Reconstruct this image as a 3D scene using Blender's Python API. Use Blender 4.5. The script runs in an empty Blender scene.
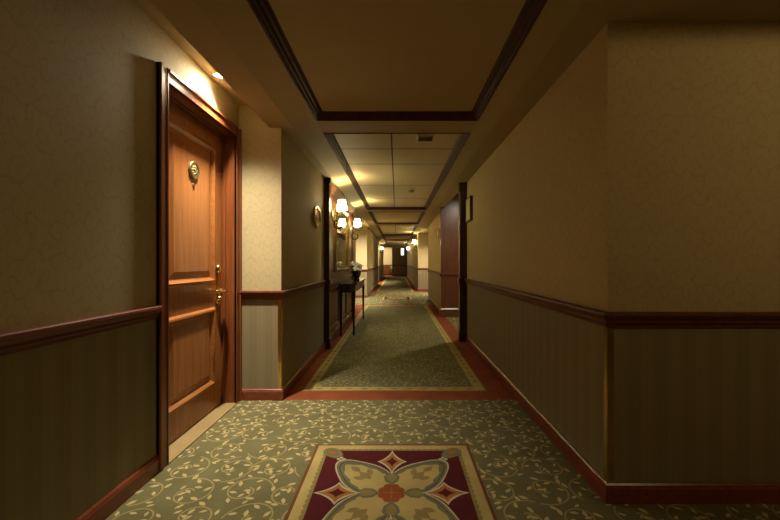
import bpy, math, random
from mathutils import Vector, Matrix
random.seed(7)
SC = bpy.context.scene
COL = SC.collection
PI = math.pi

# ------------------------------------------------------------------ helpers
class MB:
    """collects faces, builds ONE mesh object"""
    def __init__(self):
        self.v = []; self.f = []; self.m = []; self.s = []
    def add(self, verts, faces, mi=0, smooth=False):
        b = len(self.v)
        self.v += [tuple(p) for p in verts]
        for f in faces:
            self.f.append([b + i for i in f]); self.m.append(mi); self.s.append(smooth)
    def poly(self, pts, mi=0):
        self.add(pts, [list(range(len(pts)))], mi)
    def box(self, x0, x1, y0, y1, z0, z1, mi=0, c=0.0):
        if c <= 0:
            v = [(x0,y0,z0),(x1,y0,z0),(x1,y1,z0),(x0,y1,z0),(x0,y0,z1),(x1,y0,z1),(x1,y1,z1),(x0,y1,z1)]
            self.add(v, [[3,2,1,0],[4,5,6,7],[0,1,5,4],[1,2,6,5],[2,3,7,6],[3,0,4,7]], mi)
        else:   # chamfered box
            X=(x0,x1); Y=(y0,y1); Z=(z0,z1); v=[]; idx={}
            for i in (0,1):
                for j in (0,1):
                    for k in (0,1):
                        sx=c if i==0 else -c; sy=c if j==0 else -c; sz=c if k==0 else -c
                        for a in range(3):
                            p=[X[i]+sx, Y[j]+sy, Z[k]+sz]; p[a]=(X[i],Y[j],Z[k])[a]
                            idx[(i,j,k,a)]=len(v); v.append(tuple(p))
            F=[]
            for i in (0,1):
                F.append([idx[(i,0,0,0)],idx[(i,1,0,0)],idx[(i,1,1,0)],idx[(i,0,1,0)]])
                F.append([idx[(0,i,0,1)],idx[(1,i,0,1)],idx[(1,i,1,1)],idx[(0,i,1,1)]])
                F.append([idx[(0,0,i,2)],idx[(1,0,i,2)],idx[(1,1,i,2)],idx[(0,1,i,2)]])
            for i in (0,1):
                for j in (0,1):
                    F.append([idx[(i,j,0,0)],idx[(i,j,1,0)],idx[(i,j,1,1)],idx[(i,j,0,1)]])
                    F.append([idx[(i,0,j,0)],idx[(i,1,j,0)],idx[(i,1,j,2)],idx[(i,0,j,2)]])
                    F.append([idx[(0,i,j,1)],idx[(1,i,j,1)],idx[(1,i,j,2)],idx[(0,i,j,2)]])
                    for k in (0,1):
                        F.append([idx[(i,j,k,0)],idx[(i,j,k,1)],idx[(i,j,k,2)]])
            self.add(v, F, mi)
    def tube(self, pts, r, n=8, mi=0, cap=True):
        pts=[Vector(p) for p in pts]; k=len(pts)
        rs=r if isinstance(r,(list,tuple)) else [r]*k
        up=None; vs=[]
        for i,p in enumerate(pts):
            t=(pts[min(i+1,k-1)]-pts[max(i-1,0)]).normalized()
            if up is None:
                up=t.orthogonal().normalized()
            up=(up-t*up.dot(t)); up=up.normalized() if up.length>1e-6 else t.orthogonal().normalized()
            w=t.cross(up)
            for a in range(n):
                an=2*PI*a/n
                vs.append(p+(up*math.cos(an)+w*math.sin(an))*rs[i])
        fs=[]
        for i in range(k-1):
            for a in range(n):
                b=(a+1)%n
                fs.append([i*n+a,i*n+b,(i+1)*n+b,(i+1)*n+a])
        if cap:
            fs.append(list(range(n))[::-1]); fs.append([(k-1)*n+a for a in range(n)])
        self.add(vs,fs,mi,True)
    def lathe(self, prof, M=None, n=24, mi=0, sx=1.0, sy=1.0):
        """prof: list of (r,z) revolved about local z, placed by matrix M"""
        M=M or Matrix.Identity(4); vs=[]; fs=[]; k=len(prof)
        for r,z in prof:
            for a in range(n):
                an=2*PI*a/n
                vs.append(M@Vector((r*math.cos(an)*sx,r*math.sin(an)*sy,z)))
        for i in range(k-1):
            for a in range(n):
                b=(a+1)%n
                fs.append([i*n+a,i*n+b,(i+1)*n+b,(i+1)*n+a])
        if prof[0][0]>1e-6: fs.append(list(range(n))[::-1])
        if prof[-1][0]>1e-6: fs.append([(k-1)*n+a for a in range(n)])
        self.add(vs,fs,mi,True)
    def sphere(self, c, r, n=12, mi=0, sz=1.0):
        k=max(6,n//2)
        prof=[(r*math.sin(PI*i/k), -r*sz*math.cos(PI*i/k)) for i in range(k+1)]
        prof[0]=(1e-5,prof[0][1]); prof[-1]=(1e-5,prof[-1][1])
        self.lathe(prof, Matrix.Translation(c), n, mi)
    def sweep(self, prof, path, side=1, closed=False, z0=0.0, mi=0):
        """profile [(d,z)] along a plan polyline; d grows to the right (side=1) or left (side=-1)"""
        n=len(path); P=[Vector(p) for p in path]; cols=[]
        for i in range(n):
            a=P[i-1] if (i>0 or closed) else None
            b=P[(i+1)%n] if (i<n-1 or closed) else None
            ns=[]
            if a is not None: d=(P[i]-a).normalized(); ns.append(Vector((d.y,-d.x))*side)
            if b is not None: d=(b-P[i]).normalized(); ns.append(Vector((d.y,-d.x))*side)
            m=ns[0] if len(ns)==1 else (ns[0]+ns[1])/(1+ns[0].dot(ns[1]))
            cols.append([(P[i].x+m.x*q[0],P[i].y+m.y*q[0],z0+q[1]) for q in prof])
        k=len(prof); vs=[p for c in cols for p in c]; fs=[]
        rng=n if closed else n-1
        for i in range(rng):
            j=(i+1)%n
            for q in range(k):
                r=(q+1)%k
                fs.append([i*k+q,i*k+r,j*k+r,j*k+q])
        if not closed:
            fs.append(list(range(k))[::-1]); fs.append([(n-1)*k+q for q in range(k)])
        self.add(vs,fs,mi)
    def build(self, name, mats, parent=None, loc=(0,0,0), recalc=True):
        me=bpy.data.meshes.new(name)
        me.from_pydata(self.v,[],self.f)
        if not isinstance(mats,(list,tuple)): mats=[mats]
        for m in mats: me.materials.append(m)
        for p,mi,s in zip(me.polygons,self.m,self.s):
            p.material_index=mi; p.use_smooth=s
        import bmesh
        bm=bmesh.new(); bm.from_mesh(me)
        if recalc: bmesh.ops.recalc_face_normals(bm,faces=bm.faces)
        else: bmesh.ops.remove_doubles(bm,verts=bm.verts,dist=1e-5); bm.normal_update()
        uv=bm.loops.layers.uv.new('UVMap')
        for f in bm.faces:
            n=f.normal; ax=max(range(3),key=lambda a:abs(n[a]))
            for l in f.loops:
                c=l.vert.co
                l[uv].uv = (c.y,c.z) if ax==0 else ((c.x,c.z) if ax==1 else (c.x,c.y))
        bm.to_mesh(me); bm.free()
        o=bpy.data.objects.new(name,me); COL.objects.link(o)
        o.location=loc
        if parent is not None: o.parent=parent
        return o

def tag(o,label,cat,group=None,kind=None):
    o['label']=label; o['category']=cat
    if group: o['group']=group
    if kind: o['kind']=kind
    return o
def struct(o,label=None):
    o['kind']='structure'
    if label: o['label']=label
    return o
def thing(name,label,cat,loc,group=None,rz=0):
    o=bpy.data.objects.new(name,None); COL.objects.link(o); o.location=loc
    o.rotation_euler=(0,0,rz); o.empty_display_size=.1
    return tag(o,label,cat,group)
def dup(root,loc,label,rz=None,mir=False):
    r=root.copy(); COL.objects.link(r); r.location=loc; r['label']=label
    if rz is not None: r.rotation_euler=(0,0,rz)
    for ch in list(root.children):
        c=ch.copy(); COL.objects.link(c); c.parent=r
        for g in list(ch.children):
            d=g.copy(); COL.objects.link(d); d.parent=c
    return r

# ------------------------------------------------------------------ materials
class NT:
    def __init__(self,name):
        self.m=bpy.data.materials.new(name); self.m.use_nodes=True
        self.t=self.m.node_tree; self.b=self.t.nodes['Principled BSDF']
    def n(self,typ,**kw):
        x=self.t.nodes.new(typ)
        for k,v in kw.items(): setattr(x,k,v)
        return x
    def l(self,a,b): self.t.links.new(a,b)
    def math(self,op,a,b=None,c=None):
        x=self.n('ShaderNodeMath',operation=op)
        for i,q in enumerate((a,b,c)):
            if q is None: continue
            if isinstance(q,(int,float)): x.inputs[i].default_value=q
            else: self.l(q,x.inputs[i])
        return x.outputs[0]
    def mix(self,f,a,b):
        x=self.n('ShaderNodeMix',data_type='RGBA')
        if isinstance(f,(int,float)): x.inputs[0].default_value=f
        else: self.l(f,x.inputs[0])
        for i,q in ((6,a),(7,b)):
            if isinstance(q,tuple): x.inputs[i].default_value=q+(1,)
            else: self.l(q,x.inputs[i])
        return x.outputs[2]
    def ramp(self,f,a,b):
        x=self.n('ShaderNodeMapRange'); x.interpolation_type='SMOOTHSTEP'
        self.l(f,x.inputs[0]); x.inputs[1].default_value=a; x.inputs[2].default_value=b
        return x.outputs[0]
    def uv(self):
        return self.n('ShaderNodeUVMap').outputs[0]
    def noise(self,vec,scale,detail=3,dist=0):
        x=self.n('ShaderNodeTexNoise'); x.inputs['Scale'].default_value=scale
        x.inputs['Detail'].default_value=detail; x.inputs['Distortion'].default_value=dist
        if vec is not None: self.l(vec,x.inputs['Vector'])
        return x
    def mapping(self,vec,scale=(1,1,1),loc=(0,0,0)):
        x=self.n('ShaderNodeMapping'); self.l(vec,x.inputs[0])
        x.inputs['Scale'].default_value=scale; x.inputs['Location'].default_value=loc
        return x.outputs[0]
    def base(self,c):
        if isinstance(c,tuple): self.b.inputs['Base Color'].default_value=c+(1,)
        else: self.l(c,self.b.inputs['Base Color'])
    def set(self,rough=.5,metal=0,spec=.5,coat=0):
        self.b.inputs['Roughness'].default_value=rough; self.b.inputs['Metallic'].default_value=metal
        self.b.inputs['Specular IOR Level'].default_value=spec; self.b.inputs['Coat Weight'].default_value=coat
        return self
    def bump(self,h,strength=.3,dist=.002):
        x=self.n('ShaderNodeBump'); x.inputs['Strength'].default_value=strength; x.inputs['Distance'].default_value=dist
        self.l(h,x.inputs['Height']); self.l(x.outputs[0],self.b.inputs['Normal'])

def plain(name,c,rough=.5,metal=0,spec=.5,coat=0,var=.12,scale=30):
    t=NT(name); tc=t.n('ShaderNodeTexCoord').outputs['Object']
    no=t.noise(tc,scale,3)
    t.base(t.mix(no.outputs[0],tuple(x*(1-var) for x in c),tuple(min(1,x*(1+var)) for x in c)))
    return t.set(rough,metal,spec,coat).m
def wood(name,c1,c2,rough=.35,axis='z',coat=.25,spec=.4):
    t=NT(name); tc=t.n('ShaderNodeTexCoord').outputs['Object']
    s={'z':(26,26,1.3),'y':(26,1.3,26),'x':(1.3,26,26)}[axis]
    mp=t.mapping(tc,s)
    a=t.noise(mp,1.6,6,.6); b=t.noise(t.mapping(tc,tuple(q*4 for q in s)),1.5,3)
    f=t.math('ADD',t.math('MULTIPLY',a.outputs[0],.75),t.math('MULTIPLY',b.outputs[0],.25))
    t.base(t.mix(t.ramp(f,.32,.68),c1,c2)); t.set(rough,0,spec,coat)
    t.b.inputs['Coat Roughness'].default_value=.25
    t.bump(b.outputs[0],.08,.001)
    return t.m
def damask(name,ca,cb,rough=.75):
    """wallpaper: tone on tone scrolls repeated in two staggered lattices"""
    t=NT(name); uv=t.uv()
    nz=t.noise(uv,13,3); off=t.n('ShaderNodeVectorMath',operation='MULTIPLY_ADD')
    sub=t.n('ShaderNodeVectorMath',operation='SUBTRACT'); t.l(nz.outputs['Color'],sub.inputs[0]); sub.inputs[1].default_value=(.5,.5,.5)
    t.l(sub.outputs[0],off.inputs[0]); off.inputs[1].default_value=(.10,.10,0); t.l(uv,off.inputs[2])
    sep=t.n('ShaderNodeSeparateXYZ'); t.l(off.outputs[0],sep.inputs[0])
    tot=None
    for (pw,ph,ox,oy,tw,sg) in ((.105,.135,0,0,17,1),(.105,.135,.0525,.0675,17,-1),(.0525,.0675,.026,.02,20,1)):
        u=t.math('SUBTRACT',t.math('FRACT',t.math('DIVIDE',t.math('ADD',sep.outputs[0],ox+10),pw)),.5)
        v=t.math('SUBTRACT',t.math('FRACT',t.math('DIVIDE',t.math('ADD',sep.outputs[1],oy+10),ph)),.5)
        r=t.math('SQRT',t.math('ADD',t.math('MULTIPLY',u,u),t.math('MULTIPLY',v,v)))
        th=t.math('MULTIPLY',t.math('ARCTAN2',v,u),sg)
        w=t.math('SINE',t.math('ADD',th,t.math('MULTIPLY',r,tw)))
        band=t.ramp(w,.80,.97)
        mask=t.math('SUBTRACT',1.0,t.ramp(r,.40,.52))
        k=t.math('MULTIPLY',band,mask)
        if pw<.1: k=t.math('MULTIPLY',k,.5)
        tot=k if tot is None else t.math('MAXIMUM',tot,k)
    fine=t.noise(t.mapping(uv,(60,60,60)),4,2)
    base=t.mix(t.ramp(fine.outputs[0],.3,.7),tuple(x*.92 for x in ca),tuple(x*1.06 for x in ca))
    t.base(t.mix(tot,base,cb)); t.set(rough,0,.25)
    t.bump(fine.outputs[0],.15,.001)
    return t.m
def stripes(name,ca,cb,per=.13):
    t=NT(name); uv=t.uv(); sep=t.n('ShaderNodeSeparateXYZ'); t.l(uv,sep.inputs[0])
    s=t.math('SINE',t.math('MULTIPLY',sep.outputs[0],2*PI/per))
    s2=t.math('SINE',t.math('MULTIPLY',sep.outputs[0],2*PI/per*4))
    f=t.math('ADD',t.math('MULTIPLY',t.ramp(s,-.4,.4),.75),t.math('MULTIPLY',t.ramp(s2,-.5,.5),.25))
    fine=t.noise(t.mapping(uv,(40,220,40)),3,2)
    c=t.mix(f,ca,cb)
    t.base(t.mix(t.math('MULTIPLY',fine.outputs[0],.25),c,tuple(x*.7 for x in ca))); t.set(.7,0,.25)
    return t.m
def carpet(name,c,var=.25):
    t=NT(name); tc=t.n('ShaderNodeTexCoord').outputs['Object']
    a=t.noise(tc,420,2); b=t.noise(tc,5,3)
    f=t.math('ADD',t.math('MULTIPLY',a.outputs[0],.6),t.math('MULTIPLY',b.outputs[0],.4))
    t.base(t.mix(t.ramp(f,.3,.7),tuple(x*(1-var) for x in c),tuple(min(1,x*(1+var)) for x in c)))
    t.set(1.0,0,.05); t.bump(a.outputs[0],.5,.003)
    return t.m
def emit(name,c,s,c2=None):
    t=NT(name); t.base(c2 or c); t.b.inputs['Emission Color'].default_value=c+(1,)
    t.b.inputs['Emission Strength'].default_value=s; t.set(.6); return t.m

M={}
M['upper']=damask('wallpaper_scroll',(.48,.395,.22),(.425,.345,.185))
M['lower']=stripes('wallpaper_stripe',(.23,.19,.105),(.262,.217,.122))
M['ceil']=plain('ceiling_paint',(.40,.315,.17),.7,var=.05,scale=6,spec=.25)
M['panel']=plain('ceiling_panel',(.44,.35,.19),.75,var=.04,scale=8,spec=.2)
M['tile']=plain('ceiling_tile',(.66,.56,.36),.6,var=.04,scale=40,spec=.3)
M['joint']=plain('tile_joint',(.10,.07,.035),.8)
M['maho']=wood('dark_mahogany',(.045,.014,.008),(.085,.028,.014),.32,'y')
M['crown']=wood('crown_wood',(.045,.016,.009),(.075,.028,.014),.6,'y',0,.15)
M['mahoz']=wood('dark_mahogany_upright',(.045,.014,.008),(.085,.028,.014),.32,'z')
M['mahox']=wood('dark_mahogany_across',(.045,.014,.008),(.085,.028,.014),.32,'x')
M['rail']=wood('rail_mahogany',(.10,.024,.012),(.16,.042,.02),.45,'y',.05,.25)
M['base']=wood('red_mahogany',(.15,.033,.014),(.23,.055,.024),.35,'y')
M['door']=wood('cherry_door',(.29,.10,.026),(.41,.16,.045),.38,'z')
M['doory']=wood('cherry_door_rail',(.27,.09,.024),(.38,.145,.04),.34,'y')
M['frame']=wood('cherry_frame',(.16,.043,.013),(.24,.075,.022),.32,'z')
M['panelw']=wood('panelling_wood',(.075,.020,.007),(.14,.042,.013),.42,'z')
M['wine']=wood('wine_wood',(.095,.030,.012),(.145,.05,.02),.3,'z')
M['brass']=plain('polished_brass',(.78,.55,.20),.22,1,var=.06)
M['agedbrass']=plain('aged_brass',(.45,.38,.18),.38,1,var=.2,scale=90)
M['gold']=plain('gilt',(.42,.30,.10),.35,1,var=.15,scale=60)
M['mirror']=plain('mirror_glass',(.82,.85,.78),.03,1,var=.01)
M['black']=plain('black_iron',(.02,.018,.015),.4,.3)
M['dark']=plain('dark_hole',(.01,.008,.006),.9)
M['blackwood']=wood('ebonised_wood',(.012,.006,.005),(.028,.013,.010),.25,'z')
M['white']=plain('white_plastic',(.6,.56,.46),.5)
M['grille']=plain('vent_grille',(.40,.32,.2),.5)
M['crystal']=plain('cut_crystal',(.75,.8,.7),.08,.6,var=.3,scale=120)
M['petal']=plain('white_petal',(.85,.82,.72),.6)
M['leaf']=plain('plant_leaf',(.03,.07,.02),.5,var=.3)
M['c_green']=carpet('carpet_green',(.142,.130,.062))
M['c_leaf']=carpet('carpet_leaf_tan',(.46,.375,.18),.15)
M['c_vine']=carpet('carpet_vine_tan',(.30,.25,.11),.15)
M['c_red']=carpet('carpet_red',(.22,.060,.026))
M['c_gold']=carpet('carpet_gold',(.37,.29,.11))
M['c_gold2']=carpet('carpet_gold_dark',(.21,.165,.065))
M['c_maroon']=carpet('carpet_maroon',(.075,.014,.016))
M['c_rust']=carpet('carpet_rust',(.23,.066,.024))
M['c_edge']=carpet('carpet_brown',(.14,.055,.025))
M['c_orange']=carpet('carpet_orange',(.29,.12,.035))
M['c_teal']=carpet('carpet_grey_green',(.13,.135,.075))
M['c_cream']=carpet('carpet_cream',(.42,.37,.24))
M['thresh']=carpet('carpet_threshold_tan',(.31,.225,.105),.12)
# marble
t=NT('black_marble'); tc=t.n('ShaderNodeTexCoord').outputs['Object']; a=t.noise(tc,7,6,1.2)
t.base(t.mix(t.ramp(a.outputs[0],.55,.62),(.018,.018,.016),(.10,.095,.08))); t.set(.12); M['marble']=t.m
M['lens']=emit('lamp_lens',(1,.86,.62),18)
# sconce shade: thin pleated fabric, glowing from the bulb inside
t=NT('fabric_shade'); t.base((.9,.82,.62)); t.b.inputs['Emission Color'].default_value=(1,.86,.55,1)
t.b.inputs['Emission Strength'].default_value=150; t.set(.9,0,.1)
tr=t.n('ShaderNodeBsdfTranslucent'); tr.inputs[0].default_value=(.95,.88,.66,1); mx=t.n('ShaderNodeMixShader'); mx.inputs[0].default_value=.85
t.l(t.b.outputs[0],mx.inputs[1]); t.l(tr.outputs[0],mx.inputs[2]); t.l(mx.outputs[0],t.t.nodes['Material Output'].inputs[0]); M['shade']=t.m
M['shadetrim']=plain('shade_trim',(.30,.22,.10),.8)
M['glow']=emit('wall_light_glass',(.95,1,.75),2.2)

# ------------------------------------------------------------------ dimensions
WL=-1.32          # door-recess wall
CL=-.965          # corridor wall, left
CR=1.009          # corridor wall, right
RC=1.845          # corner on the right
ZS=2.315          # soffit underside
ZL=2.268          # lower outer strip of the soffit, left
ZR=2.297          # the same, right
ZP=2.364           # coffer panels
ZA=2.455          # ceiling of the door recesses
DADO=.845
DY0,DY1,DH=2.19,3.12,2.17   # door opening
F=385.0

# ------------------------------------------------------------------ walls
def wall_mesh(name,path,side,H=2.6,holes=()):
    b=MB()
    for i in range(len(path)-1):
        (x0,y0),(x1,y1)=path[i],path[i+1]
        segs=[((x0,y0),(x1,y1),0)]
        for (h0,h1,top) in holes:
            if x0==x1==WL and y0<h0 and y1>h1:
                segs=[((x0,y0),(x0,h0),0),((x0,h0),(x0,h1),top),((x0,h1),(x1,y1),0)]
        for (a,c,zb) in segs:
            if side<0: a,c=c,a      # wind every face towards the room
            if zb<DADO:
                b.poly([(c[0],c[1],zb),(c[0],c[1],DADO),(a[0],a[1],DADO),(a[0],a[1],zb)],0)
            z=max(zb,DADO)
            b.poly([(c[0],c[1],z),(c[0],c[1],H),(a[0],a[1],H),(a[0],a[1],z)],1)
    o=b.build(name,[M['lower'],M['upper']],recalc=False)
    sm=o.modifiers.new('thickness','SOLIDIFY'); sm.thickness=.06; sm.offset=-1
    return struct(o)

left_path=[(WL,-4.2),(WL,3.21),(CL,3.21),(CL,8.9),(WL,8.9),(WL,12.4),(CL,12.4),(CL,20.0),(WL,20.0),(WL,22.0),(-1.05,22.0),(-1.05,30.0),(-3.2,30.0)]
right_near=[(4.2,RC),(CR,RC),(CR,5.6)]
right_far=[(CR,8.12),(CR,12.47),(1.36,12.47),(1.36,15.2),(.83,15.2),(.83,31.2)]
wall_mesh('wall_left',left_path,1,holes=((DY0-.03,DY1+.03,DH+.03),))
wall_mesh('wall_right',right_near+[(2.6,5.6),(2.6,8.12)]+right_far,-1)
b=MB(); b.box(-1.4,4.3,-4.3,-4.2,0,2.6,0); struct(b.build('wall_back',[M['upper']]))
b=MB(); b.box(4.2,4.3,-4.2,RC,0,2.6,0); struct(b.build('wall_side',[M['upper']]))
# far end: dark partition with a door-like panel, and the lit end wall of the side passage
b=MB(); b.box(-.40,.83,31.2,31.3,0,2.6,0); struct(b.build('wall_front',[M['lower']]),'dark green partition closing the right of the far end')
b=MB(); b.box(-3.2,-.40,34.0,34.1,0,2.6,0); b.box(-.40,-.34,31.3,34.0,0,2.6,0); struct(b.build('wall_end',[M['upper']]),'pale lit wall at the far left end')

# door and frame -------------------------------------------------------------
D=bpy.data.objects.new('door_1',None); COL.objects.link(D); D.location=(WL,(DY0+DY1)/2,0); D.empty_display_size=.1
struct(D,'cherry wood guest room door with two raised panels in the left wall')
def dp(mb,name,mat,par=D):
    o=mb.build(name,mat); o.parent=par
    if par is D: o.matrix_parent_inverse=Matrix.Translation(-D.location)
    return o
XL=-1.42     # leaf face
def ring(mb,y0,y1,z0,z1,prof,x,mi=0):
    """moulding around a rectangle in a plane of constant x; prof (inset d, height h)"""
    cs=[(y0,z0,1,1),(y1,z0,-1,1),(y1,z1,-1,-1),(y0,z1,1,-1)]
    vs=[];k=len(prof);fs=[]
    for (y,z,sy,sz) in cs:
        for (d,h) in prof: vs.append((x+h,y+sy*d,z+sz*d))
    for i in range(4):
        j=(i+1)%4
        for q in range(k-1): fs.append([i*k+q,i*k+q+1,j*k+q+1,j*k+q])
    mb.add(vs,fs,mi)
P1=(2.345,2.965,1.0,2.025); P2=(2.345,2.965,.215,.79)
b=MB(); b.box(XL-.04,XL,DY0+.004,DY1-.004,.012,DH-.004,0)
leaf=dp(b,'leaf',M['door'])
for p in (P1,P2):
    b=MB()
    pr=[(-.012,0),(-.010,.012),(.0,.022),(.012,.024),(.022,.014),(.030,.006),(.036,.004),(.036,0)]
    ring(b,p[0],p[1],p[2],p[3],pr,XL,0)
    dp(b,'panel_moulding',M['doory'],leaf)
    b=MB(); pr=[(.036,0.001),(.05,.002),(.085,.010)]
    ring(b,p[0],p[1],p[2],p[3],pr,XL,0)
    b.poly([(XL+.010,p[0]+.085,p[2]+.085),(XL+.010,p[1]-.085,p[2]+.085),(XL+.010,p[1]-.085,p[3]-.085),(XL+.010,p[0]+.085,p[3]-.085)],0)
    dp(b,'raised_panel',M['door'],leaf)
# number plate (oval, ornament worn) and peephole, on the leaf
RX=Matrix.Rotation(PI/2,4,'Y')
Mx=Matrix.Translation((XL+.010,2.667,1.785))@RX
b=MB()
b.lathe([(.054,0),(.056,.006),(.052,.012),(.046,.013),(.043,.009),(.001,.009)],Mx,32,0,1.1,1.15)
for k in range(8):
    an=2*PI*k/8; b.sphere((XL+.020,2.667+.032*math.cos(an),1.785+.026*math.sin(an)),.006,8,0)
b.tube([(XL+.021,2.667+.02*math.cos(a*.7)*(1-a*.07),1.785+.016*math.sin(a*.7)*(1-a*.07)) for a in range(12)],.003,6,0)
o=dp(b,'number_plate',M['agedbrass'],leaf); o['label']='oval brass door plate with a worn ornament'
b=MB(); b.lathe([(.013,0),(.014,.004),(.009,.007),(.008,.004),(.001,.004)],Matrix.Translation((XL+.010,2.667,1.68))@RX,16,0)
o=dp(b,'peephole',M['brass'],leaf); o['label']='small brass peephole'
# lever handle on long plate
HY=3.035
b=MB(); b.box(XL,XL+.022,HY-.028,HY+.028,.84,1.10,0,.005)
b.lathe([(.036,0),(.036,.022),(.026,.032),(.001,.034)],Matrix.Translation((XL,HY,1.095))@RX,20,0)
b.lathe([(.032,0),(.032,.018),(.022,.026),(.001,.028)],Matrix.Translation((XL,HY,.845))@RX,20,0)
b.lathe([(.018,.020),(.020,.030),(.012,.038),(.001,.040)],Matrix.Translation((XL,HY,.865))@RX,16,0)
hp=dp(b,'handle',M['brass'],leaf); hp['label']='brass lever handle on a long plate'
b=MB(); b.tube([(XL+.02,HY,.925),(XL+.04,HY,.925),(XL+.068,HY,.925),(XL+.080,HY-.02,.926),(XL+.082,HY-.07,.923),(XL+.078,HY-.14,.928),(XL+.070,HY-.165,.934)],[.018,.016,.015,.015,.013,.012,.007],12,0)
lever=b
for x in (0,):
    hp2=lever.build('lever',M['brass']); hp2.parent=D; hp2.matrix_parent_inverse=Matrix.Translation(-D.location)
    hp2['label']='brass lever'
# jambs, stops and casings
b=MB()
b.box(-1.47,-1.318,DY0-.06,DY0,0,DH+.06,0); b.box(-1.47,-1.318,DY1,DY1+.06,0,DH+.06,0); b.box(-1.47,-1.318,DY0,DY1,DH,DH+.06,0)
b.box(-1.405,-1.385,DY0,DY0+.012,0,DH,0); b.box(-1.405,-1.385,DY1-.012,DY1,0,DH,0); b.box(-1.405,-1.385,DY0+.012,DY1-.012,DH-.012,DH,0)
b.box(-1.50,-1.47,DY0-.06,DY1+.06,0,DH+.06,0)
dp(b,'jamb',M['frame'])
def casing(ya,yb,za,zb,horizontal=False):
    """stepped casing board with a back band"""
    b=MB()
    w=.08
    if not horizontal:
        inner = ya if abs(ya-DY1)<.02 else yb
        s=1 if inner==ya else -1
        b.box(WL,-1.300,min(inner,inner+s*w),max(inner,inner+s*w),za,zb,0,.003)
        b.box(WL,-1.290,min(inner+s*.058,inner+s*w),max(inner+s*.058,inner+s*w),za,zb,0,.003)
        b.box(WL,-1.296,min(inner,inner+s*.012),max(inner,inner+s*.012),za,zb,0,.002)
    else:
        b.box(WL,-1.300,ya,yb,za,zb,0,.003); b.box(WL,-1.290,ya,yb,za+.058,zb,0,.003); b.box(WL,-1.296,ya,yb,za,za+.012,0,.002)
    return b
dp(casing(DY0-.08,DY0,0,DH+.08),'casing',M['frame'])
dp(casing(DY1,DY1+.08,0,DH+.08),'casing',M['frame'])
dp(casing(DY0,DY1,DH,DH+.08,True),'casing',M['frame'])
b=MB(); b.box(-1.46,-1.295,DY0,DY1,0,.008,0); o=dp(b,'threshold',M['thresh']); o['label']='tan carpet strip under the door'

# chair rails and baseboards -------------------------------------------------
RAIL=[(0,.838),(.010,.838),(.012,.852),(.020,.860),(.020,.872),(.030,.884),(.036,.898),(.034,.908),(.026,.912),(0,.912)]
BASE=[(0,0),(.018,0),(.018,.072),(.014,.080),(.014,.086),(.006,.094),(0,.094)]
LP=[[(WL,-4.2),(WL,DY0-.08)],[(WL+.02,3.21),(CL,3.21),(CL,5.09)],
    [(CL,8.0),(CL,8.9),(WL,8.9),(WL,12.4),(CL,12.4),(CL,20.0),(WL,20.0),(WL,22.0),(-1.05,22.0),(-1.05,30.0),(-3.2,30.0)]]
RP=[[(4.2,RC),(CR,RC),(CR,5.545)],[(2.6,5.6),(2.6,8.0)],[(CR,8.2)]+right_far[1:]+[(-.40,31.2)]]
for nm,paths,side,prof,mat in (('trim_1',LP,1,RAIL,'rail'),('trim_2',RP,-1,RAIL,'rail'),('baseboard_left',LP,1,BASE,'base'),('baseboard_right',RP,-1,BASE,'base')):
    b=MB()
    for p in paths: b.sweep(prof,p,side)
    struct(b.build(nm,M[mat]))
# far passage: rail and base on the lit end wall
b=MB(); b.box(-3.2,-.40,33.97,34.0,.84,.91,0); struct(b.build('trim_3',M['mahox']))
b=MB(); b.box(-3.2,-.40,33.98,34.0,0,.10,0); struct(b.build('baseboard_end',M['base']))

# ------------------------------------------------------------------ ceiling
COFF=[(-3.6,3.17,'panel'),(3.475,8.56,'tile'),(8.91,11.88,'panel'),(12.2,16.9,'tile'),(17.2,20.75,'panel'),(21.1,30.4,'tile')]
CW=.669
b=MB()
E=.835   # crease line of the soffit
b.box(-1.06,-CW,-4.2,30,ZS,2.62,0)              # left bulkhead
b.box(CW,CR+3.3,-4.2,RC,ZS,2.62,0)              # right bay behind the corner
b.box(CW,CR,RC,8.12,ZS,2.62,0); b.box(CW,1.40,8.12,34.1,ZS,2.62,0)
b.box(CR,1.40,RC,5.6,ZS,2.62,0); b.box(CR,2.7,5.5,8.2,2.60,2.68,0)
b.box(-1.40,-1.06,-4.2,3.21,ZA,2.62,0); b.box(-1.40,-1.06,8.9,12.4,ZA,2.62,0); b.box(-1.40,-1.06,20,22,ZA,2.62,0)
b.box(-1.06,-.9,3.21,8.9,ZS,2.62,0)
prev=-4.2
for (y0,y1,k) in COFF:
    b.box(-CW,CW,prev,y0,ZS,2.62,0); prev=y1
b.box(-CW,CW,prev,30,ZS,2.62,0); b.box(-3.3,CW,30,34.1,ZS,2.62,0)
# the soffit drops a little towards both walls: flat outer strip, sloping inner strip
def drop(sg,xw,xc,z,y0,y1):
    q=[(xw,ZS),(xw,z),(xc,z),(CW,ZS)]
    b.add([(sg*x,y0,zz) for x,zz in q]+[(sg*x,y1,zz) for x,zz in q],[[0,1,2,3],[7,6,5,4],[0,4,5,1],[1,5,6,2],[2,6,7,3],[3,7,4,0]],0)
drop(-1,1.06,.865,ZL,-4.2,30); drop(1,CR,.825,ZR,RC,12.47); drop(1,1.40,.825,ZR,12.47,34.1)
b.box(CR,CR+3.3,-4.2,RC,ZR,ZS,0); drop(1,CR,.825,ZR,-4.2,RC)
struct(b.build('ceiling',[M['ceil']]))
b=MB(); bt=MB(); bc=MB()
CROWN=[(0,ZS-.002),(.006,ZS-.006),(.016,ZS-.002),(.020,ZS+.006),(.034,ZS+.012),(.040,ZS+.024),(.056,ZS+.030),(.062,ZS+.042),(.070,ZS+.047),(.070,ZP),(0,ZP)]
TL=[4.13,4.77,6.08,7.36]
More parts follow.
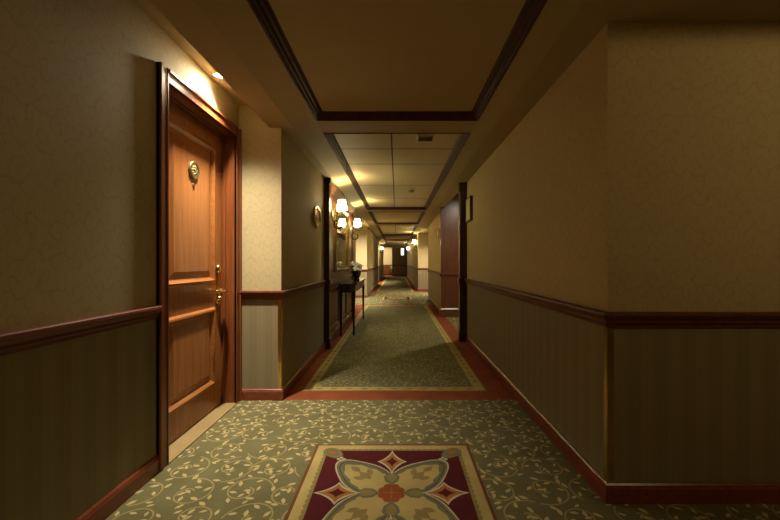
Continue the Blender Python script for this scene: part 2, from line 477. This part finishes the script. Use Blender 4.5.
for i,(y0,y1,k) in enumerate(COFF):
    mb=MB(); mb.box(-CW,CW,y0,y1,ZP,ZP+.05,0)
    if k=='tile':
        ls=TL if i==1 else [y0+.63*j for j in range(1,int((y1-y0)/.63)+1)]
        for y in ls: mb.box(-CW,CW,y-.006,y+.006,ZP-.002,ZP+.001,1)
        mb.box(-.062,-.046,y0,y1,ZP-.002,ZP+.001,1)
    struct(mb.build('ceiling',[M['tile' if k=='tile' else 'panel'],M['joint']]))
    bc.sweep(CROWN,[(-CW,y0),(-CW,y1),(CW,y1),(CW,y0)],1,closed=True)
struct(bc.build('trim_4',M['crown']))

# ------------------------------------------------------------------ floor
def leaf_pts(cx,cy,a,L,W,z):
    c,s=math.cos(a),math.sin(a); out=[]
    for (t,w) in ((-.5,0),(-.2,.42),(.12,.5),(.5,0),(.12,-.5),(-.2,-.42)):
        x=t*L; y=w*W; out.append((cx+c*x-s*y,cy+s*x+c*y,z))
    return out
def vines(mb,inside,x0,x1,y0,y1,z,pitch=.22,mv=1,ml=2,scale=1.0,vine=True):
    """scrolling vines with leaves woven into the pile"""
    rnd=random.Random(int(1000*(x0+y0)))
    row=0; y=y0-pitch
    while y<y1+pitch:
        x=x0-pitch+(pitch*.5 if row%2 else 0); colm=0
        while x<x1+pitch:
            cx=x+rnd.uniform(-.02,.02); cy=y+rnd.uniform(-.02,.02)
            sg=1 if (row+colm)%2 else -1; ph=rnd.uniform(0,2*PI)
            N=26; pts=[]
            for i in range(N):
                q=i/(N-1); r=pitch*(.62-.50*q**.9); an=ph+sg*q*2*PI*1.15
                pts.append((cx+r*math.cos(an),cy+r*math.sin(an)))
            if vine:
                w=.0042*scale
                for i in range(N-1):
                    p,q=pts[i],pts[i+1]
                    if not(inside(*p) and inside(*q)): continue
                    dx,dy=q[0]-p[0],q[1]-p[1]; l=math.hypot(dx,dy); nx,ny=-dy/l*w,dx/l*w
                    mb.poly([(p[0]+nx,p[1]+ny,z),(p[0]-nx,p[1]-ny,z),(q[0]-nx,q[1]-ny,z),(q[0]+nx,q[1]+ny,z)],mv)
            for i in range(1,N-1,2 if scale<1.5 else 4):
                p,q=pts[i],pts[i+1]; an=math.atan2(q[1]-p[1],q[0]-p[0])
                sd=1 if (i//2)%2 else -1
                la=an+sd*rnd.uniform(.5,1.0); L=.044*scale*rnd.uniform(.85,1.2); d=.026*scale
                c=(p[0]+math.cos(an+sd*1.2)*d,p[1]+math.sin(an+sd*1.2)*d)
                if inside(*c): mb.poly(leaf_pts(c[0],c[1],la,L,L*.42,z+.0003),ml)
            x+=pitch*1.15; colm+=1
        y+=pitch*.95; row+=1
MED=[(-.028,1.908),(0.0,12.2)]
def in_med(x,y,m=0):
    return any(abs(x-a)<.475+m and abs(y-c)<.52+m for a,c in MED)
b=MB()
b.box(-1.5,4.3,-4.3,34.2,-.12,-.001,3)
b.box(-3.3,-1.5,29.5,34.2,-.12,-.001,3)
def sheet(x0,x1,y0,y1,z,mi): b.poly([(x0,y0,z),(x1,y0,z),(x1,y1,z),(x0,y1,z)],mi)
sheet(WL,4.2,-4.2,3.21,0,0)
sheet(CL,CR,3.21,10.35,0,3)
sheet(CR,2.6,5.6,8.12,0,0)
sheet(WL,1.36,10.35,14.7,0,0)
sheet(WL,CR,14.7,34,0,3); sheet(-3.2,WL,30,34,0,0)
vines(b,lambda x,y: WL+.03<x<3 and .9<y<3.20 and (x<CR-.02 or y<RC-.02) and not in_med(x,y),WL,2.4,.9,3.21,.0012)
vines(b,lambda x,y: CR+.02<x<2.5 and 5.62<y<8.0,CR,2.0,5.6,8.0,.0012,scale=1.4,vine=False)
vines(b,lambda x,y: WL+.03<x<1.3 and 10.4<y<14.6 and not in_med(x,y),WL,1.3,10.4,14.6,.0012,pitch=.3,scale=1.6,vine=False)
struct(b.build('floor',[M['c_green'],M['c_vine'],M['c_leaf'],M['c_red']]))

def runner(x0,x1,y0,y1,label,dense=True):
    r=thing('carpet_runner',label,'carpet',((x0+x1)/2,y0,0))
    cx=(x0+x1)/2; w=.11; X0,X1=x0-cx,x1-cx; L=y1-y0
    f=MB(); f.box(X0+w,X1-w,w,L-w,.0,.003,0)
    vines(f,lambda x,y: X0+w+.02<x<X1-w-.02 and w+.02<y<L-w-.02,X0+w,X1-w,w,L-w,.0042,
          pitch=.17,scale=.95 if dense else 1.8,vine=False)
    f.build('field',[M['c_green'],M['c_vine'],M['c_vine']],r)
    bd=MB()
    for (a0,a1,c0,c1) in ((X0,X1,0,w),(X0,X1,L-w,L),(X0,X0+w,w,L-w),(X1-w,X1,w,L-w)):
        bd.box(a0,a1,c0,c1,0,.0035,0)
    # thin darker lines, corner squares and lozenges along the band
    for (a0,a1,c0,c1) in ((X0+w-.012,X1-w+.012,w-.012,w),(X0+w-.012,X1-w+.012,L-w,L-w+.012),(X0+w-.012,X0+w,w,L-w),(X1-w,X1-w+.012,w,L-w),
                          (X0,X1,0,.010),(X0,X0+.010,.010,L),(X1-.010,X1,.010,L)):
        bd.poly([(a0,c0,.0042),(a1,c0,.0042),(a1,c1,.0042),(a0,c1,.0042)],1)
    def loz(x,y,sx,sy): bd.poly([(x-sx,y,.0044),(x,y-sy,.0044),(x+sx,y,.0044),(x,y+sy,.0044)],1)
    n=int((X1-X0-2*w)/.14)
    for i in range(n+1): loz(X0+w+.03+i*(X1-X0-2*w-.06)/n,.052,.040,.020)
    n=int(L/.16) if dense else 0
    for i in range(1,n): loz(X0+.052,w+i*(L-2*w)/n,.020,.045); loz(X1-.052,w+i*(L-2*w)/n,.020,.045)
    for x in (X0+w/2,X1-w/2):
        for k in range(4):
            an=PI/4+k*PI/2; bd.poly(leaf_pts(x+.022*math.cos(an),w/2+.022*math.sin(an),an,.04,.022,.0044),2)
    bd.build('border',[M['c_gold'],M['c_gold2'],M['c_cream']],r)
    return r
runner(-.845,.80,3.43,10.2,'green leafy carpet runner with gold border starting at the red band')
runner(-.80,.66,14.9,29.8,'distant green carpet runner beyond the lit crossing at the far end',False)

def medallion(cx,cy,label):
    b=MB(); W,L=.475,.515
    def R(w,l,z,mi): b.poly([(-w,-l,z),(w,-l,z),(w,l,z),(-w,l,z)],mi)
    b.box(-W,W,-L,L,0,.002,0)
    R(W-.016,L-.016,.0024,1); 
    iw,il=W-.078,L-.078
    # scalloped inner edge of the gold band
    for s in (-1,1):
        n=22
        for i in range(n):
            y=-il+ (i+.5)*2*il/n
            b.poly([(s*(iw)+s*.018*math.cos(q*PI/4)*1.0,y+.022*math.sin(q*PI/4),.0027) for q in range(8)],2)
            x=-iw+(i+.5)*2*iw/n
            b.poly([(x+.020*math.cos(q*PI/4),s*il+s*.018*math.sin(q*PI/4),.0027) for q in range(8)],2)
    R(iw+.004,il+.004,.0030,2); R(iw-.006,il-.006,.0033,3)
    def blob(pts,z,mi): 
        # fan from the centre so that concave outlines stay clean
        n=len(pts); c=(sum(p[0] for p in pts)/n,sum(p[1] for p in pts)/n)
        b.add([(c[0],c[1],z)]+[(p[0],p[1],z) for p in pts],[[0,1+i,1+(i+1)%n] for i in range(n)],mi)
    def quat(k,z,mi,inset=0,sc=0):
        pts=[]
        for i in range(192):
            th=2*PI*i/192; s=abs(math.sin(2*th)); r=(.39+.43*s**1.1+.19*s**10)*k-inset+sc*math.cos(32*th)
            pts.append((r*1.08*iw*math.cos(th),r*il*math.sin(th)))
        blob(pts,z,mi)
    quat(1.0,.0036,9); quat(1.0,.0039,6,.030); quat(1.0,.0042,10,.080); quat(1.0,.0045,6,.095); quat(1.0,.0048,8,.17,.020)
    # veins in the four petals, tongues on the axes
    for sx in (-1,1):
        for sy in (-1,1):
            for e,(u,v,a,Ln) in enumerate(((.36,.36,PI/4,.10),(.30,.44,1.25,.07),(.44,.30,.32,.07),(.50,.50,PI/4,.08))):
                b.poly([(sx*p[0],sy*p[1],.0050+.0002*e) for p in leaf_pts(u*iw,v*il,a,Ln,Ln*.5,0)],2)
    for (dx,dy) in ((1,0),(-1,0),(0,1),(0,-1)):
        an=math.atan2(dy,dx)
        b.poly(leaf_pts(dx*.30*iw,dy*.30*il,an,.13,.085,.0052),6); b.poly(leaf_pts(dx*.31*iw,dy*.31*il,an,.09,.05,.0055),7)
        # four pointed stars beyond the cusps
        cx_,cy_=dx*.68*iw,dy*.68*il
        for (k,z,mi) in ((1.0,.0058,9),(.80,.0061,5),(.42,.0064,3)):
            pts=[]
            for i in range(32):
                th=2*PI*i/32; c,s=abs(math.cos(th)),abs(math.sin(th))
                r=1/((c**.74+s**.74)**(1/.74))
                rr=r*k*.30
                ax,ay=(1.0,.72) if dx else (.72,1.0)
                pts.append((cx_+rr*ax*iw*math.cos(th)*1.0,cy_+rr*ay*il*math.sin(th)))
            blob(pts,z,mi)
    # centre flower
    for k in range(8):
        an=PI/8+k*PI/4
        b.poly([(.046*math.cos(an)+.024*math.cos(q*PI/5),.054*math.sin(an)+.026*math.sin(q*PI/5),.0058+.00005*k) for q in range(10)],4)
    b.poly([(.05*math.cos(q*PI/6),.05*math.sin(q*PI/6),.0063) for q in range(12)],4)
    for k in range(4):
        an=k*PI/2; b.poly(leaf_pts(.03*math.cos(an),.03*math.sin(an),an,.045,.006,.0066),5)
    b.poly([(.010*math.cos(q*PI/4),.010*math.sin(q*PI/4),.0068) for q in range(8)],5)
    # corner drops and little flowers on the petal tips
    for sx in (-1,1):
        for sy in (-1,1):
            ux,uy=sx*(iw-.035),sy*(il-.030); a0=math.atan2(sy,sx)
            for (rr,z,mi) in ((.080,.0058,6),(.066,.0061,7),(.056,.0064,6),(.034,.0067,5)):
                pts=[]
                for i in range(24):
                    th=2*PI*i/24; q=rr*(.75+.35*max(0,-math.cos(th))**3)
                    x,y=q*math.cos(th),.8*q*math.sin(th)
                    pts.append((ux+x*math.cos(a0)-y*math.sin(a0),uy+x*math.sin(a0)+y*math.cos(a0)))
                blob(pts,z,mi)
            fx,fy=sx*.745*iw,sy*.745*il
            for k in range(4):
                an=k*PI/2; b.poly([(fx+.016*math.cos(an)+.011*math.cos(q*PI/4),fy+.016*math.sin(an)+.011*math.sin(q*PI/4),.0062) for q in range(8)],9)
            b.poly([(fx+.008*math.cos(q*PI/4),fy+.008*math.sin(q*PI/4),.0066) for q in range(8)],5)
    o=b.build('carpet_medallion',[M['c_edge'],M['c_gold'],M['c_gold2'],M['c_maroon'],M['c_rust'],M['c_orange'],M['c_teal'],M['c_gold2'],M['c_gold'],M['c_cream'],M['c_maroon']],None,(cx,cy,0.0005))
    return tag(o,label,'carpet')
medallion(-.028,1.908,'maroon carpet medallion with four-petal flower in front of the red band')
medallion(0,12.2,'small distant carpet medallion in the lit crossing beyond the console table')

# ------------------------------------------------------------------ brass corner guards
def guard(x,y,sx,sy,label):
    """L-shaped angle; arms run from the corner along +-x and +-y"""
    b=MB(); z0,z1=.095,.836
    b.box(min(0,sx*.028),max(0,sx*.028),min(0,-sy*.003),max(0,-sy*.003),z0,z1,0)
    b.box(min(0,-sx*.003),max(0,-sx*.003),min(-sy*.003,sy*.028),max(-sy*.003,sy*.028),z0,z1,0)
    o=b.build('corner_guard',M['brass'],None,(x,y,0)); return tag(o,label,'corner guard','brass corner guards')
guard(CR,RC,1,1,'brass corner guard below the rail on the right corner')
guard(CL,3.21,-1,1,'brass corner guard on the wall corner beside the door')

# ------------------------------------------------------------------ left panelling, mirror, sconces
PY0,PY1,PX=5.09,8.0,-.915
pan=thing('wall_panelling','dark carved wood wall panelling framing the mirror behind the console table','panelling',(CL,(PY0+PY1)/2,0))
pan_in=Matrix.Translation(-pan.location)
def pp(mb,name,mat,par=pan):
    o=mb.build(name,mat); o.parent=par
    if par is pan: o.matrix_parent_inverse=pan_in
    return o
b=MB(); b.box(CL,PX-.02,PY0,PY1,0,ZL-.001,0); pp(b,'backboard',M['panelw'])
for (y0,y1) in ((PY0,PY0+.13),(PY1-.13,PY1)):
    b=MB(); b.box(PX-.02,PX+.02,y0,y1,.0,ZL-.002,0,.006); b.box(PX-.02,PX+.035,y0-.012,y1+.012,0,.14,0,.006); b.box(PX-.02,PX+.035,y0-.01,y1+.01,.835,.915,0,.006)
    pp(b,'pilaster',M['mahoz'])
b=MB(); b.sweep(RAIL,[(PX-.02,PY0+.13),(PX-.02,PY1-.13)],1); pp(b,'chair_rail',M['maho'])
b=MB(); b.sweep([(0,0),(.02,0),(.02,.12),(.008,.14),(0,.14)],[(PX-.02,PY0+.13),(PX-.02,PY1-.13)],1); pp(b,'plinth',M['maho'])
b=MB(); b.sweep([(0,2.12),(.02,2.13),(.03,2.16),(.045,2.19),(.06,2.225),(.06,ZL-.002),(0,ZL-.002)],[(PX-.02,PY0),(PX-.02,PY1)],1); pp(b,'cornice',M['maho'])
pr=[(0,0),(.004,.014),(.016,.020),(.030,.012),(.036,.004),(.06,.004),(.085,.014)]
lows=[(PY0+.17+i*.87,PY0+.17+i*.87+.80) for i in range(3)]
for (y0,y1) in lows:
    b=MB(); ring(b,y0,y1,.20,.79,pr,PX-.02); b.poly([(PX-.006,y0+.085,.285),(PX-.006,y1-.085,.285),(PX-.006,y1-.085,.705),(PX-.006,y0+.085,.705)])
    pp(b,'lower_panel',M['panelw'])
for (y0,y1) in ((PY0+.17,5.66),(7.26,PY1-.17)):
    b=MB(); ring(b,y0,y1,.97,2.08,pr,PX-.02); b.poly([(PX-.006,y0+.085,1.055),(PX-.006,y1-.085,1.055),(PX-.006,y1-.085,1.995),(PX-.006,y0+.085,1.995)])
    pp(b,'upper_panel',M['panelw'])
# mirror
mi=thing('mirror','large gilt framed mirror on the left panelling between two wall lamps','mirror',(PX-.02,6.45,1.03))
MY0,MY1,MZ0,MZ1=5.72,7.18,1.02,2.06
b=MB(); ring(b,MY0,MY1,MZ0,MZ1,[(0,.0),(0,.03),(.015,.042),(.03,.038),(.04,.026),(.055,.030),(.07,.02),(.07,.008)],PX-.02)
o=b.build('frame',M['gold']); o.parent=mi; o.matrix_parent_inverse=Matrix.Translation(-mi.location)
b=MB(); b.box(PX-.019,PX-.010,MY0+.06,MY1-.06,MZ0+.06,MZ1-.06,0); o=b.build('glass',M['mirror']); o.parent=mi; o.matrix_parent_inverse=Matrix.Translation(-mi.location)

# wall lamp, modelled facing +x with its back plate at x=0
def make_sconce(label,loc):
    s=thing('wall_lamp',label,'wall lamp',loc,'crystal wall lamps')
    b=MB(); b.lathe([(.050,0),(.052,.006),(.040,.016),(.018,.022),(.001,.024)],RX,24,0,1.7,1.0); b.build('backplate',M['agedbrass'],s)
    def arc(c,r,a0,a1,n=14,y=0): return [(c[0]+r*math.cos(a0+(a1-a0)*i/n),y,c[1]+r*math.sin(a0+(a1-a0)*i/n)) for i in range(n+1)]
    b=MB(); b.tube([(.015,0,-.03)]+arc((.075,-.035),.055,PI*1.0,PI*2.15)+[(.135,0,.02),(.135,0,.05)],.008,8,0)
    b.tube(arc((.06,.045),.035,-.5*PI,1.2*PI,16),.005,8,0); b.tube(arc((.10,-.12),.03,.6*PI,2.4*PI,16),.005,8,0)
    b.build('arm',M['agedbrass'],s)
    b=MB()
    for y in (-.03,.03): b.tube([(q[0],y*(1-i/16),q[2]) for i,q in enumerate(arc((.085,-.11),.060,PI*.6,PI*2.3,16))],.009,8,0)
    b.build('scroll',M['black'],s)
    b=MB(); b.lathe([(.012,.045),(.040,.052),(.052,.064),(.050,.066),(.014,.058),(.001,.058)],Matrix.Translation((.135,0,0)),20,0); b.build('bobeche',M['crystal'],s)
    for k in range(8):
        an=2*PI*k/8; c=MB(); x,y=.135+.046*math.cos(an),.046*math.sin(an)
        c.lathe([(.0005,.058),(.004,.05),(.003,.04),(.009,.022),(.007,.005),(.0005,-.012)],Matrix.Translation((x,y,0)),6,0)
        c.build('crystal_drop',M['crystal'],s)
    b=MB(); b.lathe([(.013,.055),(.013,.10),(.001,.10)],Matrix.Translation((.135,0,0)),12,0); b.build('candle',M['petal'],s)
    b=MB(); n=40
    prof=[(.078,.095),(.045,.235)]
    vs=[];fs=[]
    for (r,z) in prof:
        for a in range(n): rr=r*(1+.02*(-1)**a); vs.append((.135+rr*math.cos(2*PI*a/n),rr*math.sin(2*PI*a/n),z))
    for a in range(n): q=(a+1)%n; fs.append([a,q,n+q,n+a])
    b.add(vs,fs,0); sh=b.build('lamp_shade',M['shade'],s)
    for (r,z) in ((.080,.095),(.0465,.235)):
        b=MB(); b.tube([(.135+r*math.cos(2*PI*i/24),r*math.sin(2*PI*i/24),z) for i in range(25)],.0035,6,0,False)
        b.build('shade_trim',M['shadetrim'],sh)
    return s
sc=make_sconce('glowing crystal wall lamp on the near side of the mirror',(PX+.004,5.42,1.79))
SL=[(PX+.15,5.42,1.97)]
for (loc,lab,rz) in (((PX+.004,7.55,1.76),'glowing crystal wall lamp on the far side of the mirror',0),
                  ((.828,15.45,1.80),'distant glowing wall lamp on right wall, nearer of the two there',PI),
                  ((.828,24.2,1.86),'distant glowing wall lamp on right wall near the end of corridor',PI),
                  ((-1.048,23.2,1.83),'distant glowing wall lamp on left wall near the end of corridor',0)):
    dup(sc,loc,lab,rz)
    SL.append((loc[0]+(.135 if rz==0 else -.135),loc[1],loc[2]+.18))

# ------------------------------------------------------------------ console table with flowers
ct=thing('console_table','slim dark console table with black marble top against the left panelling','table',(-.79,6.86,0))
b=MB()
top=[(-.895,5.86),(-.69,5.86),(-.63,6.02),(-.63,7.70),(-.69,7.86),(-.895,7.86)]
def tp(mb,name,mat):
    o=mb.build(name,mat); o.parent=ct; o.matrix_parent_inverse=Matrix.Translation(-ct.location); return o
def prism(mb,pts,z0,z1,mi=0):
    n=len(pts); mb.add([(p[0],p[1],z0) for p in pts]+[(p[0],p[1],z1) for p in pts],[list(range(n))[::-1],list(range(n,2*n))]+[[i,(i+1)%n,n+(i+1)%n,n+i] for i in range(n)],mi)
prism(b,top,.795,.82); tp(b,'table_top',M['marble'])
ins=[(x+(.025 if x<-.8 else -.025),y+(.03 if y<6.5 else -.03)) for x,y in top]
b=MB(); prism(b,ins,.68,.795); prism(b,[(x*1.0+(-.008 if x<-.8 else .008),y) for x,y in ins],.68,.692); tp(b,'apron',M['blackwood'])
for (x,y) in ((-.865,5.95),(-.675,6.02),(-.865,7.77),(-.675,7.70)):
    b=MB(); vs=[]
    for (z,w) in ((.70,.025),(.64,.025),(.60,.022),(.06,.013),(.05,.016),(.0048,.014)):
        vs.append((z,w))
    for i in range(len(vs)-1):
        (za,wa),(zb,wb)=vs[i],vs[i+1]
        b.add([(x-wa,y-wa,za),(x+wa,y-wa,za),(x+wa,y+wa,za),(x-wa,y+wa,za),(x-wb,y-wb,zb),(x+wb,y-wb,zb),(x+wb,y+wb,zb),(x-wb,y+wb,zb)],
              [[0,1,5,4],[1,2,6,5],[2,3,7,6],[3,0,4,7]]+([[0,1,2,3]] if i==0 else [])+([[4,5,6,7]] if i==len(vs)-2 else []))
    tp(b,'leg',M['blackwood'])
fp=thing('flower_pot','dark pot of white orchids standing on the console table','flowers',(-.735,7.0,.82))
b=MB(); b.lathe([(.001,0),(.055,0),(.060,.01),(.045,.03),(.075,.10),(.085,.16),(.080,.17),(.07,.16),(.001,.15)],None,20,0); b.build('pot',M['blackwood'],fp)
b=MB(); rnd=random.Random(3)
for k in range(10):
    an=2*PI*k/10+rnd.uniform(-.2,.2); L=rnd.uniform(.10,.17)
    pts=[]
    for i in range(6):
        q=i/5; r=.02+L*q; z=.15+.12*math.sin(q*2.2)
        pts.append((r,z,.018*math.sin(PI*min(q+.12,1))+.001))
    vs=[];
    for (r,z,w) in pts:
        for s in (-1,1): vs.append((r*math.cos(an)-s*w*math.sin(an),r*math.sin(an)+s*w*math.cos(an),z))
    b.add(vs,[[2*i,2*i+1,2*i+3,2*i+2] for i in range(5)],0,True)
b.build('foliage',M['leaf'],fp)
for k in range(13):
    an=2*PI*k/13*2.4; rr=rnd.uniform(.03,.15); cz=rnd.uniform(.21,.30); c=Vector((rr*math.cos(an)*.55,rr*math.sin(an),cz))
    b=MB(); tilt=Matrix.Translation(c)@Matrix.Rotation(rnd.uniform(.5,1.2),4,'Y')@Matrix.Rotation(rnd.uniform(0,6),4,'X')
    for q in range(5):
        a=2*PI*q/5; pts=[]
        for (t_,w,h) in ((.004,.004,0),(.022,.019,.008),(.042,.017,.006),(.052,.004,0)):
            pts.append((t_,w,h))
        up=[tilt@Vector((t_*math.cos(a)-w*math.sin(a),t_*math.sin(a)+w*math.cos(a),h)) for t_,w,h in pts]
        dn=[tilt@Vector((t_*math.cos(a)+w*math.sin(a),t_*math.sin(a)-w*math.cos(a),h)) for t_,w,h in pts]
        b.add(up+dn,[[i,i+1,5+i,4+i] for i in range(3)],0,True)
    b.tube([c*0+Vector((0,0,.15)),Vector((c.x*.4,c.y*.4,.22)),c],.003,5,1)
    b.build('blossom',[M['petal'],M['leaf']],fp)

# ------------------------------------------------------------------ plaques and signs
def oval_plaque(loc,rz,label):
    o=thing('wall_plaque',label,'plaque',loc,None,rz)
    b=MB(); b.lathe([(.128,0),(.130,.010),(.118,.022),(.106,.020),(.098,.012),(.001,.030)],RX,40,0,1.0,1.5); b.build('plate',M['brass'],o)
    return o
oval_plaque((CL,4.60,1.69),0,'shiny oval brass plaque on left wall before the panelling')
oval_plaque((CR,9.4,1.86),PI,'dark oval brass plaque on right wall past the doorway')
fs=thing('framed_sign','small bronze sign in dark frame on the right wall by the doorway','sign',(CR,5.28,1.87),None,PI)
b=MB(); ring(b,-.16,.16,-.165,.165,[(0,0),(0,.036),(.008,.041),(.020,.038),(.030,.030)],0); b.build('frame',M['black'],fs)
b=MB(); b.box(0,.035,-.135,.135,-.14,.14,0)
b.box(.035,.038,-.10,.10,.03,.09,0,.001); b.box(.035,.037,-.10,.10,-.10,-.02,0,.0005); b.build('plate',M['agedbrass'],fs)

# ------------------------------------------------------------------ right doorway: post, panelled end
b=MB()
b.box(.905,1.06,5.55,5.66,0,ZR,0,.006); b.box(.893,1.06,5.535,5.675,0,.15,0,.006); b.box(.890,1.06,5.535,5.675,.835,.915,0,.008); b.box(.897,1.06,5.54,5.67,.15,.17,0,.004)
b.box(.888,1.06,5.53,5.68,2.15,ZR,0,.01)
struct(b.build('trim_5',M['mahoz']),'dark wood post at the near side of the right doorway')
wp=thing('wall_panelling','reddish wood panel facing the camera inside the right doorway','panelling',(1.4,8.06,0))
wi=Matrix.Translation(-wp.location)
def wpp(mb,name,mat): o=mb.build(name,mat); o.parent=wp; o.matrix_parent_inverse=wi
b=MB(); b.box(.92,2.58,8.05,8.20,0,2.598,0); wpp(b,'backboard',M['wine'])
b=MB(); b.sweep([(0,0),(.022,0),(.022,.16),(.008,.185),(0,.185)],[(.92,8.20),(.92,8.05),(2.58,8.05)],1); wpp(b,'plinth',M['wine'])
b=MB(); b.sweep(RAIL,[(.92,8.20),(.92,8.05),(2.58,8.05)],1); wpp(b,'chair_rail',M['rail'])

# ------------------------------------------------------------------ ceiling fittings
av=thing('air_vent','rectangular louvred vent in the near ceiling tiles','vent',(.28,3.77,ZP))
b=MB()
for (x0,x1,y0,y1) in ((-.085,.085,-.10,-.08),(-.085,.085,.08,.10),(-.085,-.068,-.08,.08),(.068,.085,-.08,.08)): b.box(x0,x1,y0,y1,-.010,0,0,.002)
b.build('frame',M['white'],av)
b=MB(); b.box(-.068,.068,-.08,.08,-.002,0,0)
for i in range(7):
    y=-.07+i*.022; b.add([(-.068,y,-.009),(.068,y,-.009),(.068,y+.014,-.003),(-.068,y+.014,-.003),(-.068,y,-.007),(.068,y,-.007),(.068,y+.014,-.001),(-.068,y+.014,-.001)],[[0,1,2,3],[4,5,6,7],[0,1,5,4],[2,3,7,6]],0)
b.build('louvres',[M['grille'],M['dark']],av)
sd=thing('smoke_detector','small round smoke detector on the tiled ceiling, right of the middle joint','smoke detector',(.24,6.5,ZP))
b=MB(); b.lathe([(.055,0),(.055,-.012),(.001,-.012)],None,24,0); b.build('base',M['white'],sd)
b=MB(); b.lathe([(.045,-.012),(.042,-.03),(.028,-.04),(.001,-.042)],None,24,0); b.build('cap',M['grille'],sd)
sp=thing('sprinkler','tiny ceiling sprinkler head near the middle joint of tiles','sprinkler',(-.06,7.9,ZP))
b=MB(); b.lathe([(.035,0),(.035,-.004),(.012,-.008),(.010,-.03),(.001,-.03)],None,16,0); b.build('body',M['white'],sp)
b=MB(); b.tube([(-.012,0,-.028),(-.014,0,-.045),(0,0,-.055)],.003,6); b.tube([(.012,0,-.028),(.014,0,-.045),(0,0,-.055)],.003,6); b.lathe([(.022,-.055),(.022,-.058),(.001,-.058)],None,12,0); b.build('deflector',M['grille'],sp)
dl=thing('downlight','bright recessed downlight above the guest room door','ceiling light',(-1.238,2.69,ZA))
b=MB(); b.lathe([(.048,0),(.050,-.004),(.040,-.006),(.036,-.003),(.036,0)],None,28,0); b.build('ring',M['white'],dl)
b=MB(); b.lathe([(.036,-.002),(.001,-.002)],None,24,0); b.build('lens',M['lens'],dl)

# far end fittings
fl=thing('wall_light','small glowing upright light on the dark far partition','wall light',(.44,31.2,1.98))
b=MB(); b.box(-.14,.14,-.05,0,-.30,.30,0,.01); b.build('housing',M['black'],fl)
b=MB(); b.box(-.11,.11,-.06,-.05,-.27,.27,0); b.build('glass',M['glow'],fl)
fd=thing('cabinet','reddish wood cabinet low against the pale far left wall','cabinet',(-.95,33.7,0))
b=MB(); b.box(-.30,.26,-.24,.25,.05,.84,0,.01); b.box(-.28,.24,-.22,.25,0,.05,0); b.box(-.33,.29,-.27,.25,.84,.87,0,.008); b.build('body',M['wine'],fd)
for x in (-.15,.12):
    b=MB(); b.box(x-.12,x+.12,-.258,-.24,.10,.80,0,.004); b.build('door',M['wine'],fd)

# ------------------------------------------------------------------ lights
def spot(loc,tgt,e,col,size=80,blend=.6,rad=.04):
    l=bpy.data.lights.new('spot','SPOT'); l.energy=e; l.color=col; l.spot_size=math.radians(size); l.spot_blend=blend; l.shadow_soft_size=rad
    o=bpy.data.objects.new('lamp_spot',l); COL.objects.link(o); o.location=loc
    o.rotation_euler=(Vector(tgt)-Vector(loc)).to_track_quat('-Z','Y').to_euler(); return o
def point(loc,e,col,rad=.03):
    l=bpy.data.lights.new('point','POINT'); l.energy=e; l.color=col; l.shadow_soft_size=rad
    o=bpy.data.objects.new('lamp_bulb',l); COL.objects.link(o); o.location=loc; return o
WARM=(1,.71,.33); DOWN=(1,.88,.68); YEL=(1,.90,.42)
spot((-1.215,2.69,ZA-.02),(-1.215,2.69,0),150,DOWN,100,1.0,.03)
spot((-1.215,2.69,ZA-.02),(-1.0,2.75,0),130,DOWN,58,1.0,.03)
spot((-1.215,2.69,ZA-.02),(-1.12,1.7,0),42,DOWN,155,1.0,.03)
for (x,y) in ((-1.12,11.15),(1.12,13.9),(-1.12,21.25)):
    spot((x,y,ZA-.02 if x<0 else ZS-.02),(x,y,0),520,DOWN,150,1.0,.04)
spot((1.5,6.25,2.57),(1.4,6.9,0),95,DOWN,150,.7,.05)
for p in SL: point(p,26 if p[1]<10 else 20,YEL,.03)
# unseen fill lights added behind the camera and in the passage to the right
spot((-1.16,-1.2,ZA-.02),(-1.0,-1.2,0),130,WARM,165,.8,.06)
spot((2.3,.45,ZR-.02),(2.3,.5,0),23,WARM,179,.05,.08)
# lamp in the side passage at the far end
point((-1.7,32.4,2.1),170,DOWN,.06)

W=bpy.data.worlds.new('world'); W.use_nodes=True; SC.world=W
W.node_tree.nodes['Background'].inputs[0].default_value=(.02,.015,.01,1); W.node_tree.nodes['Background'].inputs[1].default_value=.2

# ------------------------------------------------------------------ camera
cd=bpy.data.cameras.new('camera'); cd.sensor_width=36; cd.lens=F/780*36; cd.clip_start=.05; cd.clip_end=100
cd.shift_x=-7/780; cd.shift_y=2/780
co=bpy.data.objects.new('camera',cd); COL.objects.link(co); co.location=(0,0,1.15); co.rotation_euler=(PI/2,0,0)
SC.camera=co
vs=SC.view_settings
vs.view_transform='Standard'; vs.look='None'; vs.exposure=0.2; vs.gamma=1.0; vs.use_curve_mapping=False
SC.cycles.max_bounces=10; SC.cycles.diffuse_bounces=6; SC.cycles.use_denoising=True
SC.cycles.sample_clamp_indirect=10.0
